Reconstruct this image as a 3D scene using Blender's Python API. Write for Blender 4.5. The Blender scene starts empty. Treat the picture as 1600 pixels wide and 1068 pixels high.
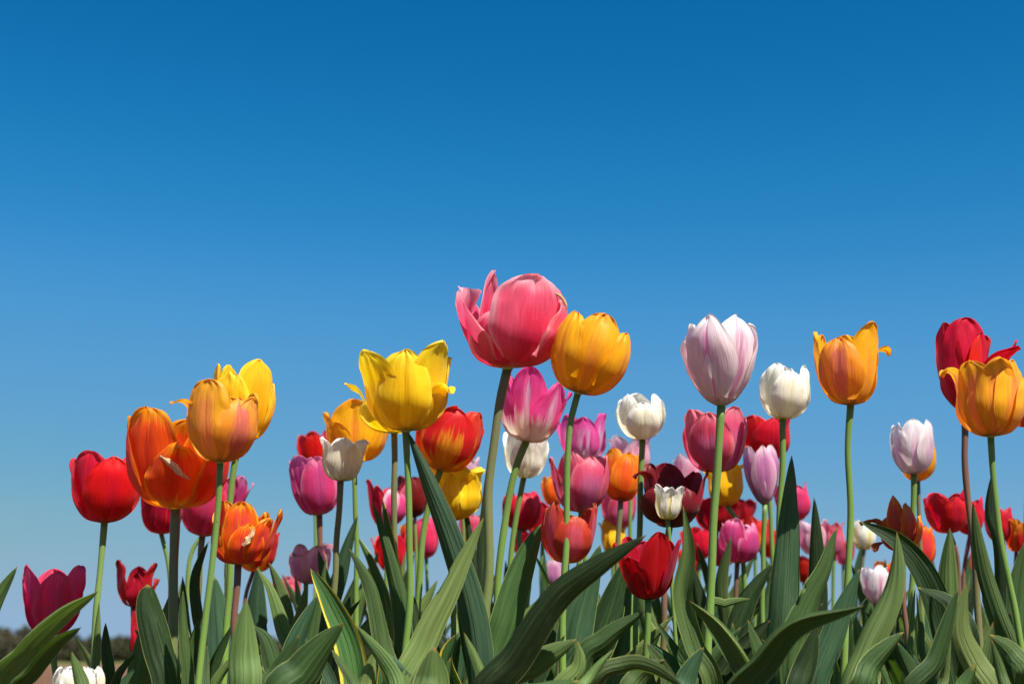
import bpy, math, random
from mathutils import Vector, Matrix, noise
R_ = math.radians
scene = bpy.context.scene
COL = scene.collection
random.seed(11)

# ---------------------------------------------------------------- camera
FPX, PITCH, CAMZ = 2222.0, R_(12.65), 0.25          # focal length in photo pixels (1600 wide)
CAM = Vector((0.0, 0.0, CAMZ))
cd = bpy.data.cameras.new('camera'); cam = bpy.data.objects.new('camera', cd); COL.objects.link(cam)
cd.sensor_width = 36.0; cd.lens = FPX / 1600 * 36
cd.clip_start = 0.02; cd.clip_end = 5000
cam.location = CAM; cam.rotation_euler = (math.pi/2 + PITCH, 0, 0)
cd.dof.use_dof = True; cd.dof.focus_distance = 1.27; cd.dof.aperture_fstop = 8.5
scene.camera = cam

# ---------------------------------------------------------------- sky and sun
SUN_EL, SUN_AZ = R_(55), R_(142)                     # azimuth clockwise from +Y (the view direction)
world = bpy.data.worlds.new('World'); scene.world = world; world.use_nodes = True
nt = world.node_tree; nt.nodes.clear()
sky = nt.nodes.new('ShaderNodeTexSky'); sky.sky_type = 'NISHITA'; sky.sun_disc = False
sky.sun_elevation = SUN_EL; sky.sun_rotation = SUN_AZ
sky.altitude = 400; sky.air_density = 1.0; sky.dust_density = 0.6; sky.ozone_density = 3.0
hs = nt.nodes.new('ShaderNodeHueSaturation'); hs.inputs['Saturation'].default_value = 1.22; hs.inputs['Hue'].default_value = 0.5
bgn = nt.nodes.new('ShaderNodeBackground'); bgn.inputs[1].default_value = 0.0695
wo = nt.nodes.new('ShaderNodeOutputWorld')
# a polarised, slightly flattened sky: tone curves on the Nishita radiance
def vm(a, k):
    x = nt.nodes.new('ShaderNodeVectorMath'); x.operation = 'SCALE'; nt.links.new(a, x.inputs[0]); x.inputs['Scale'].default_value = k; return x.outputs[0]
nt.links.new(sky.outputs[0], hs.inputs['Color'])
cv = nt.nodes.new('ShaderNodeRGBCurve'); nt.links.new(vm(hs.outputs[0], .10), cv.inputs['Color'])
SKYC = [[(.03, .0), (.058, .004), (.085, .017), (.128, .058), (.28, .132), (.36, .172), (1, .22)],
        [(0, 0), (.15, .112), (.207, .176), (.283, .243), (.4, .285), (.5, .316), (.56, .33), (1, .34)],
        [(0, 0), (.34, .312), (.43, .415), (.52, .485), (.7, .450), (.74, .415), (1, .40)]]
for ci, pts in enumerate(SKYC):
    c = cv.mapping.curves[ci]; c.points[0].location = pts[0]; c.points[-1].location = pts[-1]
    for p in pts[1:-1]: c.points.new(*p)
cv.mapping.update()
nt.links.new(vm(cv.outputs[0], 10.0), bgn.inputs[0]); nt.links.new(bgn.outputs[0], wo.inputs[0])
sd = bpy.data.lights.new('sun', 'SUN'); sd.energy = 5.0; sd.angle = R_(0.5); sd.color = (1.0, 0.955, 0.89)
sun = bpy.data.objects.new('sun', sd); COL.objects.link(sun)
sdir = Vector((math.sin(SUN_AZ)*math.cos(SUN_EL), math.cos(SUN_AZ)*math.cos(SUN_EL), math.sin(SUN_EL)))
sun.rotation_euler = sdir.to_track_quat('Z', 'Y').to_euler(); sun.location = (3, -3, 5)
vs = scene.view_settings; vs.view_transform = 'Standard'; vs.look = 'None'; vs.gamma = 1.0; vs.exposure = 0.90
scene.render.film_transparent = False
scene.cycles.max_bounces = 10; scene.cycles.diffuse_bounces = 4; scene.cycles.transmission_bounces = 6

# ---------------------------------------------------------------- helpers
def P(px, py, Y):
    """world point at depth Y seen at a pixel of the 1600 x 1068 photograph"""
    r, u = (px - 800) / FPX, (534 - py) / FPX
    d = Vector((r, math.cos(PITCH) - u*math.sin(PITCH), math.sin(PITCH) + u*math.cos(PITCH)))
    return CAM + d * (Y / d.y)
def pxm(py, Y):
    """metres per photo pixel at that height and depth"""
    u = (534 - py) / FPX
    return (Y / (math.cos(PITCH) - u*math.sin(PITCH))) / FPX
def sm(a, b, x):
    t = max(0.0, min(1.0, (x - a) / (b - a))); return t*t*(3 - 2*t)
def spline(pts, n):
    """Catmull-Rom through pts (tuples or vectors), n+1 samples, and the parameter 0..1"""
    k = len(pts[0]); q = [tuple(p) for p in pts]
    q = [tuple(2*q[0][i] - q[1][i] for i in range(k))] + q + [tuple(2*q[-1][i] - q[-2][i] for i in range(k))]
    segs = len(q) - 3; out = []
    for j in range(n + 1):
        t = j / n * segs; s = min(int(t), segs - 1); t -= s
        a, b, c, d = q[s], q[s+1], q[s+2], q[s+3]
        out.append(tuple(0.5*((2*b[i]) + (-a[i]+c[i])*t + (2*a[i]-5*b[i]+4*c[i]-d[i])*t*t + (-a[i]+3*b[i]-3*c[i]+d[i])*t**3) for i in range(k)))
    return out
def resample(pts, n):
    """arc-length even samples"""
    P_ = [Vector(p) for p in pts]; L = [0.0]
    for a, b in zip(P_, P_[1:]): L.append(L[-1] + (b-a).length)
    out = []; i = 0
    for j in range(n + 1):
        s = L[-1]*j/n
        while i < len(L)-2 and L[i+1] < s: i += 1
        d = L[i+1]-L[i]; t = 0 if d == 0 else (s-L[i])/d
        out.append(P_[i].lerp(P_[i+1], min(max(t, 0), 1)))
    return out
def mesh_obj(name, verts, faces, mat, parent=None, uvs=None, smooth=True):
    me = bpy.data.meshes.new(name); me.from_pydata(verts, [], faces); me.update()
    if uvs:
        ul = me.uv_layers.new(name='UVMap'); lo = [0]*len(me.loops); me.loops.foreach_get('vertex_index', lo)
        flat = []
        for vi in lo: flat.extend(uvs[vi])
        ul.data.foreach_set('uv', flat)
    if smooth: me.polygons.foreach_set('use_smooth', [True]*len(me.polygons))
    me.materials.append(mat)
    o = bpy.data.objects.new(name, me); COL.objects.link(o)
    if parent: o.parent = parent
    return o
def grid_faces(nu, nv, off=0):
    w = nu + 1
    return [(off+j*w+i, off+j*w+i+1, off+(j+1)*w+i+1, off+(j+1)*w+i) for j in range(nv) for i in range(nu)]
def tube(pts, rads, ns=12, cap=True, off=0):
    """verts, faces, uvs of a tapering round tube along pts"""
    V, F, U = [], [], []
    pts = [Vector(p) for p in pts]; n = len(pts)
    ref = Vector((0, -1, 0))
    for j, p in enumerate(pts):
        T = (pts[min(j+1, n-1)] - pts[max(j-1, 0)]).normalized()
        A = ref - T*ref.dot(T)
        A = A.normalized() if A.length > 1e-4 else Vector((1, 0, 0)); ref = A; B = T.cross(A)
        for i in range(ns):
            a = 2*math.pi*i/ns
            V.append(p + (A*math.cos(a) + B*math.sin(a))*rads[j]); U.append((i/ns, j/(n-1)))
    for j in range(n-1):
        for i in range(ns):
            k = (i+1) % ns; F.append((off+j*ns+i, off+j*ns+k, off+(j+1)*ns+k, off+(j+1)*ns+i))
    if cap:
        F.append(tuple(off+(n-1)*ns+i for i in range(ns)))
    return V, F, U

# ---------------------------------------------------------------- materials
def lin(h):
    h = h.lstrip('#'); c = [int(h[i:i+2], 16)/255 for i in (0, 2, 4)]
    return tuple((x/12.92 if x <= 0.04045 else ((x+0.055)/1.055)**2.4) for x in c) + (1.0,)
class NT:
    def __init__(s, name):
        s.m = bpy.data.materials.new(name); s.m.use_nodes = True; s.t = s.m.node_tree; s.t.nodes.clear()
    def n(s, t, **k):
        x = s.t.nodes.new('ShaderNode'+t)
        for a, v in k.items(): setattr(x, a, v)
        return x
    def l(s, a, b): s.t.links.new(a, b)
    def put(s, sock, v):
        if isinstance(v, (int, float, tuple)): sock.default_value = v
        else: s.l(v, sock)
    def math(s, op, a, b=0.0, c=None, clamp=False):
        x = s.n('Math', operation=op); x.use_clamp = clamp
        s.put(x.inputs[0], a); s.put(x.inputs[1], b)
        if c is not None: s.put(x.inputs[2], c)
        return x.outputs[0]
    def step(s, x, a, b):
        r = s.n('MapRange'); r.interpolation_type = 'SMOOTHSTEP'
        s.put(r.inputs[0], x); s.put(r.inputs[1], a); s.put(r.inputs[2], b); return r.outputs[0]
    def mix(s, f, a, b, mode='MIX'):
        x = s.n('Mix', data_type='RGBA', blend_type=mode)
        s.put(x.inputs[0], f); s.put(x.inputs[6], a); s.put(x.inputs[7], b); return x.outputs[2]
    def noise(s, vec, scale, detail=3, rough=0.55):
        x = s.n('TexNoise'); s.l(vec, x.inputs['Vector']); x.inputs['Scale'].default_value = scale
        x.inputs['Detail'].default_value = detail; x.inputs['Roughness'].default_value = rough; return x.outputs[0]
    def uv(s):
        t = s.n('TexCoord'); sp = s.n('SeparateXYZ'); s.l(t.outputs['UV'], sp.inputs[0])
        oi = s.n('ObjectInfo')
        ua = s.math('ABSOLUTE', s.math('MULTIPLY_ADD', sp.outputs[0], 2.0, -1.0))
        return sp.outputs[0], sp.outputs[1], ua, oi.outputs['Random'], t
    def vec(s, x, y, z):
        c = s.n('CombineXYZ'); s.put(c.inputs[0], x); s.put(c.inputs[1], y); s.put(c.inputs[2], z); return c.outputs[0]
    def surf(s, col, rough=0.5, spec=0.35, trans=0.0, tcol=None, bump=None, bstr=0.3, bdist=0.001, sheen=0.0, coat=0.0):
        b = s.n('BsdfPrincipled'); s.put(b.inputs['Base Color'], col); s.put(b.inputs['Roughness'], rough)
        b.inputs['Specular IOR Level'].default_value = spec; b.inputs['Sheen Weight'].default_value = sheen
        b.inputs['Coat Weight'].default_value = coat
        out = s.n('OutputMaterial'); sh = b.outputs[0]; nrm = None
        if bump is not None:
            bp = s.n('Bump'); bp.inputs['Strength'].default_value = bstr; bp.inputs['Distance'].default_value = bdist
            s.l(bump, bp.inputs['Height']); nrm = bp.outputs[0]; s.l(nrm, b.inputs['Normal'])
        if trans > 0:
            t = s.n('BsdfTranslucent'); s.put(t.inputs[0], tcol if tcol is not None else col)
            if nrm is not None: s.l(nrm, t.inputs['Normal'])
            mx = s.n('MixShader'); mx.inputs[0].default_value = trans; s.l(sh, mx.inputs[1]); s.l(t.outputs[0], mx.inputs[2]); sh = mx.outputs[0]
        s.l(sh, out.inputs[0]); return s.m

def petal_mat(name, body, base=None, be=0.15, edge=None, es=0.8, ew=0.15, flame=None, fw=0.25, fv=(0.0, 0.9), streak=0.25,
              trans=0.46, rough=0.42, tip=None, ts=0.9, dark=0.12, jit=0.35):
    s = NT(name); u, v, ua, rnd, tc = s.uv()
    rz = s.math('MULTIPLY', rnd, 37.0)
    n1 = s.noise(s.vec(s.math('MULTIPLY', u, 9.0), s.math('MULTIPLY', v, 1.6), rz), 1.6, 4, 0.6)     # broad streaks
    n2 = s.noise(s.vec(s.math('MULTIPLY', u, 42.0), s.math('MULTIPLY', v, 3.5), rz), 1.0, 3, 0.6)    # fine veins
    n3 = s.noise(s.vec(s.math('MULTIPLY', u, 3.0), s.math('MULTIPLY', v, 3.0), rz), 1.0, 3, 0.5)     # blotches
    nz = s.math('SUBTRACT', n1, 0.5); nf = s.math('SUBTRACT', n2, 0.5)
    nn = s.math('ADD', s.math('MULTIPLY', nz, streak*2), s.math('MULTIPLY', nf, streak))
    c = lin(body)
    if flame:
        m = s.step(s.math('ADD', ua, nn), fw+0.2, fw-0.2)
        m = s.math('MULTIPLY', m, s.math('SUBTRACT', 1.0, s.step(s.math('ADD', v, nn), fv[1]-0.18, fv[1]+0.1)))
        if fv[0] > 0: m = s.math('MULTIPLY', m, s.step(s.math('ADD', v, nn), fv[0]-0.1, fv[0]+0.15))
        c = s.mix(m, c, lin(flame))
    if edge:
        e = s.math('MAXIMUM', ua, s.math('MULTIPLY', s.math('SUBTRACT', v, 0.12), 1.14))
        c = s.mix(s.step(s.math('ADD', e, s.math('MULTIPLY', nn, 0.6)), es-ew, es+ew), c, lin(edge))
    if base:
        c = s.mix(s.step(s.math('ADD', s.math('ADD', v, nn), s.math('MULTIPLY', ua, 0.05)), be+0.14, be-0.12), c, lin(base))
    if tip:
        c = s.mix(s.step(s.math('ADD', s.math('ADD', v, s.math('MULTIPLY', nn, 0.3)), s.math('MULTIPLY', s.math('SUBTRACT', n3, 0.5), 0.2)), ts, ts+0.05), c, lin(tip))
    val = s.math('ADD', s.math('MULTIPLY_ADD', nf, 0.36, 1.0-dark*0.3), s.math('MULTIPLY', s.math('SUBTRACT', n3, 0.5), jit))
    val = s.math('ADD', val, s.math('MULTIPLY', s.math('SUBTRACT', rnd, 0.5), 0.16))
    hsv = s.n('HueSaturation'); s.put(hsv.inputs['Color'], c); s.put(hsv.inputs['Value'], val)
    s.put(hsv.inputs['Hue'], s.math('MULTIPLY_ADD', s.math('SUBTRACT', rnd, 0.5), 0.012, 0.5))
    # midrib: a shallow pale groove
    mid = s.step(ua, 0.0, 0.07)
    hgt = s.math('ADD', s.math('ADD', s.math('MULTIPLY', n2, 0.8), s.math('MULTIPLY', n1, 1.2)), s.math('MULTIPLY', mid, 0.25))
    g2 = s.n('Gamma'); s.l(hsv.outputs[0], g2.inputs[0]); g2.inputs[1].default_value = 1.0
    return s.surf(hsv.outputs[0], rough, 0.35, trans, g2.outputs[0], hgt, 0.5, 0.0011, sheen=0.06)

def leaf_mat(name, a, b, edge='#a4ac66', es=0.965, var=None, vs_=0.6, trans=0.28, rough=0.58, dust=0.6, tipc='#8a7a3e'):
    s = NT(name); u, v, ua, rnd, tc = s.uv(); rz = s.math('MULTIPLY', rnd, 53.0)
    n1 = s.noise(s.vec(s.math('MULTIPLY', u, 6.0), s.math('MULTIPLY', v, 2.0), rz), 1.5, 4, 0.6)
    n2 = s.noise(s.vec(s.math('MULTIPLY', u, 38.0), s.math('MULTIPLY', v, 4.0), rz), 1.0, 2, 0.5)
    n4 = s.noise(s.vec(s.math('MULTIPLY', u, 9.0), s.math('MULTIPLY', v, 22.0), rz), 1.0, 4, 0.7)
    c = s.mix(s.step(n1, 0.3, 0.7), lin(a), lin(b))
    c = s.mix(s.step(n4, 0.5, 0.85), c, s.mix(0.6, c, lin('#566b3a')))
    c = s.mix(s.math('MULTIPLY', s.step(ua, 0.05, 0.0), 0.35), c, lin('#66863e'))
    if var:
        c = s.mix(s.step(s.math('ADD', ua, s.math('MULTIPLY', s.math('SUBTRACT', n1, 0.5), 0.5)), vs_-0.06, vs_+0.06), c, lin(var))
    c = s.mix(s.step(ua, es, es+0.02), c, lin(edge))
    c = s.mix(s.step(s.math('ADD', v, s.math('MULTIPLY', s.math('SUBTRACT', n4, 0.5), 0.02)), 0.985, 0.996), c, lin(tipc))
    # specks of dried soil splash
    vo = s.n('TexVoronoi'); s.l(s.vec(s.math('MULTIPLY', u, 16.0), s.math('MULTIPLY', v, 60.0), rz), vo.inputs['Vector'])
    sp = s.step(vo.outputs['Distance'], 0.17, 0.08)
    gate = s.step(s.noise(s.vec(s.math('MULTIPLY', u, 2.0), s.math('MULTIPLY', v, 7.0), rz), 1.0, 2), 0.52, 0.66)
    c = s.mix(s.math('MULTIPLY', s.math('MULTIPLY', sp, gate), dust), c, lin('#b9b796'))
    val = s.math('ADD', s.math('MULTIPLY_ADD', s.math('SUBTRACT', n2, 0.5), 0.75, 1.0), s.math('MULTIPLY', s.math('SUBTRACT', rnd, 0.5), 0.6))
    hsv = s.n('HueSaturation'); s.put(hsv.inputs['Color'], c); s.put(hsv.inputs['Value'], val)
    s.put(hsv.inputs['Hue'], s.math('MULTIPLY_ADD', s.math('FRACT', s.math('MULTIPLY', rnd, 7.13)), -0.035, 0.508))
    hg = s.math('ADD', s.math('MULTIPLY', n2, 0.5), s.math('ADD', s.math('MULTIPLY', n1, 1.0), s.math('MULTIPLY', s.step(ua, 0.0, 0.06), 0.5)))
    tc_ = s.mix(0.6, hsv.outputs[0], lin('#6f9a22'))
    return s.surf(hsv.outputs[0], s.math('MULTIPLY_ADD', n4, 0.25, rough-0.1), 0.28, trans, tc_, hg, 0.6, 0.0014)

def stem_mat(name, a, b, top=None, tp=0.93):
    s = NT(name); u, v, ua, rnd, tc = s.uv(); rz = s.math('MULTIPLY', rnd, 31.0)
    n1 = s.noise(s.vec(s.math('MULTIPLY', u, 3.0), s.math('MULTIPLY', v, 9.0), rz), 1.0, 4)
    n2 = s.noise(s.vec(s.math('MULTIPLY', u, 60.0), s.math('MULTIPLY', v, 260.0), rz), 1.0, 2)
    c = s.mix(s.step(s.math('ADD', v, s.math('MULTIPLY', s.math('SUBTRACT', n1, 0.5), 0.5)), 0.35, 0.95), lin(a), lin(b))
    if top: c = s.mix(s.step(v, tp-0.06, tp+0.04), c, lin(top))
    n3 = s.noise(s.vec(s.math('MULTIPLY', u, 2.5), s.math('MULTIPLY', v, 40.0), rz), 1.0, 3, 0.7)
    c = s.mix(s.math('MULTIPLY', s.step(n3, 0.66, 0.74), 0.6), c, lin('#5a4a2a'))
    val = s.math('ADD', s.math('MULTIPLY_ADD', s.math('SUBTRACT', n2, 0.5), 0.35, 1.0), s.math('MULTIPLY', s.math('SUBTRACT', n1, 0.5), 0.5))
    hsv = s.n('HueSaturation'); s.put(hsv.inputs['Color'], c); s.put(hsv.inputs['Value'], val)
    return s.surf(hsv.outputs[0], 0.45, 0.4, 0.0, None, n2, 0.35, 0.0004, sheen=0.1)

MS = {'green': stem_mat('stem_green', '#71903a', '#5e7a30'), 'red': stem_mat('stem_reddish', '#66743c', '#6a4636'),
      'pale': stem_mat('stem_pale', '#76904a', '#6b8440'), 'olive': stem_mat('stem_olive', '#6c7c3c', '#62603a')}
ML = {'leaf': leaf_mat('leaf_green', '#334a24', '#486332'), 'blue': leaf_mat('leaf_bluegreen', '#2d4a32', '#3d5c40'),
      'light': leaf_mat('leaf_sunlit', '#526a32', '#70874c'), 'dark': leaf_mat('leaf_shaded', '#1b2e15', '#273c1c'),  # sun painted into the light green, shade into the dark one
      'yel': leaf_mat('leaf_yellow_edged', '#2f5224', '#3f6630', var='#e0c040', vs_=0.80, edge='#ecd868')}
s_ = NT('pistil_green'); MPIST = s_.surf(lin('#9fae55'), 0.5)
s_ = NT('stamen_dark'); MSTAM = s_.surf(lin('#3a2540'), 0.6)
s_ = NT('torn_cream'); u_, v_, ua_, rn_, _t = s_.uv()
nn_ = s_.noise(s_.vec(s_.math('MULTIPLY', u_, 8.0), s_.math('MULTIPLY', v_, 8.0), 0.0), 1.5, 4)
MTORN = s_.surf(s_.mix(s_.step(nn_, 0.35, 0.7), lin('#f2e2b4'), lin('#c98a4a')), 0.6, 0.3, 0.3, None, nn_, 0.8, 0.002)

PM = {
 'red':     petal_mat('petal_red', '#e40c24', base='#a9501e', be=0.06, edge='#e8323a', es=0.95, flame='#d40a30', fw=0.2, fv=(0,0.8), tip='#e05a48', ts=0.985),
 'magred':  petal_mat('petal_magenta_red', '#d01030', base='#8a4a3a', be=0.05, edge='#e02a48', es=0.85, flame='#c41440', fw=0.3),
 'crimson': petal_mat('petal_crimson', '#b80c14', base='#4a2018', be=0.09, flame='#c8101a', fw=0.4, edge='#9a0818', es=0.95),
 'maroon':  petal_mat('petal_maroon', '#6c040c', base='#1c0810', be=0.10, edge='#8a0c1c', es=0.96, trans=0.3),
 'scarlet': petal_mat('petal_vivid_red', '#e0041c', base='#a01010', be=0.05, edge='#dc0612', es=0.9, trans=0.45),
 'deepred': petal_mat('petal_deep_red', '#b00022', base='#600812', be=0.08, edge='#be0028', es=0.9, trans=0.45),
 'magenta': petal_mat('petal_magenta', '#de4284', base='#e0c8b0', be=0.06, edge='#f298bc', es=0.90, flame='#cc4a8c', fw=0.3),
 'magenta2':petal_mat('petal_crimson_magenta', '#e63464', base='#d8b890', be=0.06, edge='#ea5480', es=0.85, flame='#d03c70', fw=0.35),
 'pink':    petal_mat('petal_rose_pink', '#f05c7e', base='#f0d0c0', be=0.04, edge='#fab4be', es=0.90, ew=0.12, flame='#e43460', fw=0.35, fv=(0,0.75), streak=0.2),
 'salmon':  petal_mat('petal_salmon_pink', '#e25070', base='#e8b8a8', be=0.06, edge='#f08a94', es=0.88, flame='#d06a94', fw=0.5, fv=(0.05,0.7)),
 'pinkwhite':petal_mat('petal_pink_white', '#f0559c', base='#f8ecd4', be=0.40, edge='#ee4490', es=0.75, ew=0.2, flame='#ecc8d8', fw=0.12, fv=(0,0.85), streak=0.35),
 'pinklilac':petal_mat('petal_pink_lilac', '#ea64ac', base='#f6e0e0', be=0.30, edge='#e44c9c', es=0.8, flame='#eab4d4', fw=0.4, fv=(0.1,0.75), streak=0.3),
 'palepink':petal_mat('petal_pale_pink', '#ecb4c4', base='#f4e8dc', be=0.2, edge='#f2ccd6', es=0.85, flame='#e490ac', fw=0.3, streak=0.3),
 'lilac':   petal_mat('petal_white_lilac', '#f4dadb', base='#d8c8b0', be=0.06, edge='#faf0ea', es=0.85, ew=0.2, flame='#dc84ac', fw=0.14, fv=(0.0,1.05), streak=0.42, trans=0.38),
 'mauve':   petal_mat('petal_mauve', '#dca4be', base='#a89a88', be=0.10, edge='#e4c4cc', es=0.86, ew=0.15, flame='#c47aa8', fw=0.45, streak=0.35, tip='#d8b084', ts=0.96),
 'dustmauve':petal_mat('petal_dusty_mauve', '#f2b4be', base='#b88c94', be=0.10, edge='#e4a8b0', es=0.85, ew=0.15, flame='#d084a0', fw=0.4, streak=0.35, tip='#b08a78', ts=0.93),
 'paleice': petal_mat('petal_ice_pink', '#ecdcdc', base='#d8c4c8', be=0.15, edge='#f6f0ec', es=0.8, ew=0.2, flame='#dcb4c8', fw=0.3, fv=(0.0,0.7)),
 'pw':      petal_mat('petal_white_pink_flame', '#f2e4e4', base='#e0b8c8', be=0.25, flame='#e070a8', fw=0.12, fv=(0,0.8), edge='#f6eeee', es=0.7, streak=0.35),
 'white':   petal_mat('petal_white', '#f8f0dc', base='#d8c860', be=0.10, edge='#faf6ee', es=0.85, flame='#f0e8c4', fw=0.15, streak=0.15, trans=0.35, jit=0.1, rough=0.5),
 'cream':   petal_mat('petal_cream_white', '#f6ecd4', base='#d4c48c', be=0.12, edge='#f4eee2', es=0.85, flame='#e8dcb4', fw=0.2, streak=0.15, trans=0.4, jit=0.1),
 'whiteyel':petal_mat('petal_white_yellow', '#f2ecd8', base='#dccb60', be=0.2, edge='#f6f0e4', es=0.8, flame='#e6d670', fw=0.2, fv=(0,0.8), streak=0.2, trans=0.38, jit=0.1),
 'yellow':  petal_mat('petal_yellow', '#ffd916', base='#b0a820', be=0.05, edge='#ffe63c', es=0.9, flame='#fccc0e', fw=0.25, streak=0.15, trans=0.45, tip='#f4e4a0', ts=0.985, jit=0.15),
 'yellow2': petal_mat('petal_golden_yellow', '#ffc80c', base='#c09018', be=0.05, edge='#ffd424', es=0.85, flame='#fcb810', fw=0.3, streak=0.25, trans=0.45, jit=0.2),
 'orangeyel':petal_mat('petal_orange_yellow', '#ffc010', base='#b09020', be=0.07, edge='#ffb214', es=0.9, flame='#f8a42c', fw=0.22, fv=(0.1,0.75), streak=0.3, trans=0.42, jit=0.2),
 'apricot': petal_mat('petal_apricot_blush', '#ffbe20', base='#b0902c', be=0.08, edge='#f6b428', es=0.82, ew=0.12, flame='#f49a4c', fw=0.34, fv=(0.08,0.92), streak=0.4),
 'mauveor': petal_mat('petal_mauve_orange', '#fca62c', base='#b09838', be=0.14, edge='#f6ac34', es=0.88, ew=0.1, flame='#dc7860', fw=0.35, fv=(0.12,1.0), streak=0.5),
 'orange':  petal_mat('petal_orange', '#f25006', base='#f0b80c', be=0.24, edge='#f6a414', es=0.90, ew=0.1, flame='#e83c0c', fw=0.3, fv=(0.1,0.8), streak=0.3, trans=0.5),
 'orange2': petal_mat('petal_orange_pink', '#f45a08', base='#e8b414', be=0.10, edge='#f0a020', es=0.90, ew=0.07, flame='#e03c3c', fw=0.45, fv=(0.05,0.85), streak=0.35, trans=0.45),
 'orange3': petal_mat('petal_tangerine', '#f48010', base='#d06014', be=0.1, edge='#f8a018', es=0.85, flame='#f06018', fw=0.3, streak=0.35, trans=0.45),
 'flamed':  petal_mat('petal_red_yellow_flamed', '#dc2a1c', base='#f0a818', be=0.28, edge='#e0341c', es=0.9, flame='#f4ac24', fw=0.42, fv=(0.0,0.62), streak=0.35, trans=0.45),
 'brownor': petal_mat('petal_withered_orange', '#d0481c', base='#803020', be=0.15, edge='#e08030', es=0.85, flame='#b83c34', fw=0.35, streak=0.5, jit=0.6, tip='#e0a080', ts=0.95),
 'rust':    petal_mat('petal_rusty_red', '#cc3420', base='#d0901c', be=0.16, edge='#c83c24', es=0.86, ew=0.12, flame='#d85468', fw=0.42, fv=(0.1,0.9), streak=0.4, jit=0.4, tip='#d8a060', ts=0.97),
 'redorange':petal_mat('petal_red_orange_ragged', '#d83018', base='#e0a020', be=0.1, edge='#e8901c', es=0.7, ew=0.2, streak=0.5, jit=0.5),
}

# ---------------------------------------------------------------- the world: ground, field, far wood
def plane(name, x0, x1, y0, y1, z, mat, nx=1, ny=1):
    V = [(x0+(x1-x0)*i/nx, y0+(y1-y0)*j/ny, z) for j in range(ny+1) for i in range(nx+1)]
    o = mesh_obj(name, V, grid_faces(nx, ny), mat, smooth=False); o['kind'] = 'structure'; return o
def soil_mat():
    s = NT('soil'); t = s.n('TexCoord'); g = t.outputs['Object']
    a = s.noise(g, 0.6, 6, 0.6); b = s.noise(g, 22.0, 6, 0.7); c = s.noise(g, 120.0, 3, 0.6)
    col = s.mix(s.step(a, 0.35, 0.65), lin('#6a4a38'), lin('#7a5c46')); col = s.mix(s.step(b, 0.4, 0.75), col, lin('#5c4232'))
    return s.surf(col, 0.95, 0.1, 0, None, s.math('ADD', b, s.math('MULTIPLY', c, 0.3)), 1.0, 0.03)
def field_mat():
    s = NT('meadow_green'); t = s.n('TexCoord'); a = s.noise(t.outputs['Object'], 0.08, 5, 0.6)
    return s.surf(s.mix(s.step(a, 0.35, 0.65), lin('#55682f'), lin('#7a7a45')), 0.95, 0.1)
plane('ground', -1500, 1500, -300, 3000, 0.0, soil_mat())
plane('meadow', -1200, 1200, 130, 2500, 0.004, field_mat())

def far_wood():
    rnd = random.Random(5)
    s = NT('wood_foliage'); t = s.n('TexCoord'); a = s.noise(t.outputs['Object'], 0.25, 4, 0.6); b = s.noise(t.outputs['Object'], 0.03, 3, 0.6)
    col = s.mix(s.step(a, 0.35, 0.65), lin('#3a372b'), lin('#4b4636')); col = s.mix(s.step(b, 0.45, 0.65), col, lin('#38421f'))
    m = s.surf(col, 0.9, 0.1)
    V, F = [], []
    for k in range(740):
        x = -250 + 500*rnd.random(); y = 285 + 55*rnd.random()
        edge = sm(-85, -110, x)*1.6 + 1.1*noise.noise(Vector((x*0.05, 3.1, 0))) - sm(-50, 40, x)*1.0
        h = (4.6 + 0.9*rnd.random() + edge) * y/300
        v0 = len(V); tv, tf, _ = tube([(x, y, -0.2), (x+rnd.uniform(-.2, .2), y, h*0.5), (x+rnd.uniform(-.4, .4), y, h*0.92)], [0.22, 0.14, 0.03], 6, False, v0)
        V += tv; F += tf
        for q in range(230):
            zz = h*(0.02 + 0.98*rnd.random()**0.8); rr = 2.4*math.sin(math.pi*min(1, 0.15+0.85*zz/h))**0.6*rnd.random()**0.5
            an = rnd.random()*6.283; c = Vector((x+rr*math.cos(an), y+rr*math.sin(an), zz))
            d1 = Vector((rnd.gauss(0, 1), rnd.gauss(0, 1), rnd.gauss(0, 1))).normalized()*rnd.uniform(.3, .6)
            d2 = Vector((rnd.gauss(0, 1), rnd.gauss(0, 1), rnd.gauss(0, 1))).normalized()*rnd.uniform(.2, .45)
            i = len(V); V += [c-d1, c+d2, c+d1, c-d2]; F.append((i, i+1, i+2, i+3))
    o = mesh_obj('far_wood', V, F, m, smooth=False); o['kind'] = 'stuff'
    o['label'] = 'blurred brown and green wood along the far edge of the field'; o['category'] = 'trees'
far_wood()

# ---------------------------------------------------------------- tulip parts
PROF = {
 'A': [(.07,0),(.55,.07),(.91,.33),(1.0,.60),(.94,.84),(.78,1.0)],
 'A2':[(.07,0),(.56,.08),(.92,.36),(.97,.62),(.88,.86),(.66,1.0)],
 'B': [(.07,0),(.56,.07),(.9,.33),(1.0,.65),(.98,.86),(.93,1.0)],
 'C': [(.07,0),(.46,.05),(.74,.27),(.88,.6),(1.0,1.0)],
 'D': [(.07,0),(.5,.08),(.76,.36),(.80,.68),(.88,.88),(1.0,1.0)],
 'E': [(.06,0),(.42,.09),(.82,.38),(1.0,.66),(.96,.85),(.78,1.0)],
 'K': [(.07,0),(.55,.08),(.85,.35),(.88,.68),(.98,.92),(1.25,.97),(1.38,.88)],
 'S': [(.07,0),(.5,.02),(.9,.2),(1.1,.5),(1.3,.75)],
 'G': [(.07,0),(.5,.05),(.9,.12),(1.1,-.1),(1.12,-.5)],
}
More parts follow.
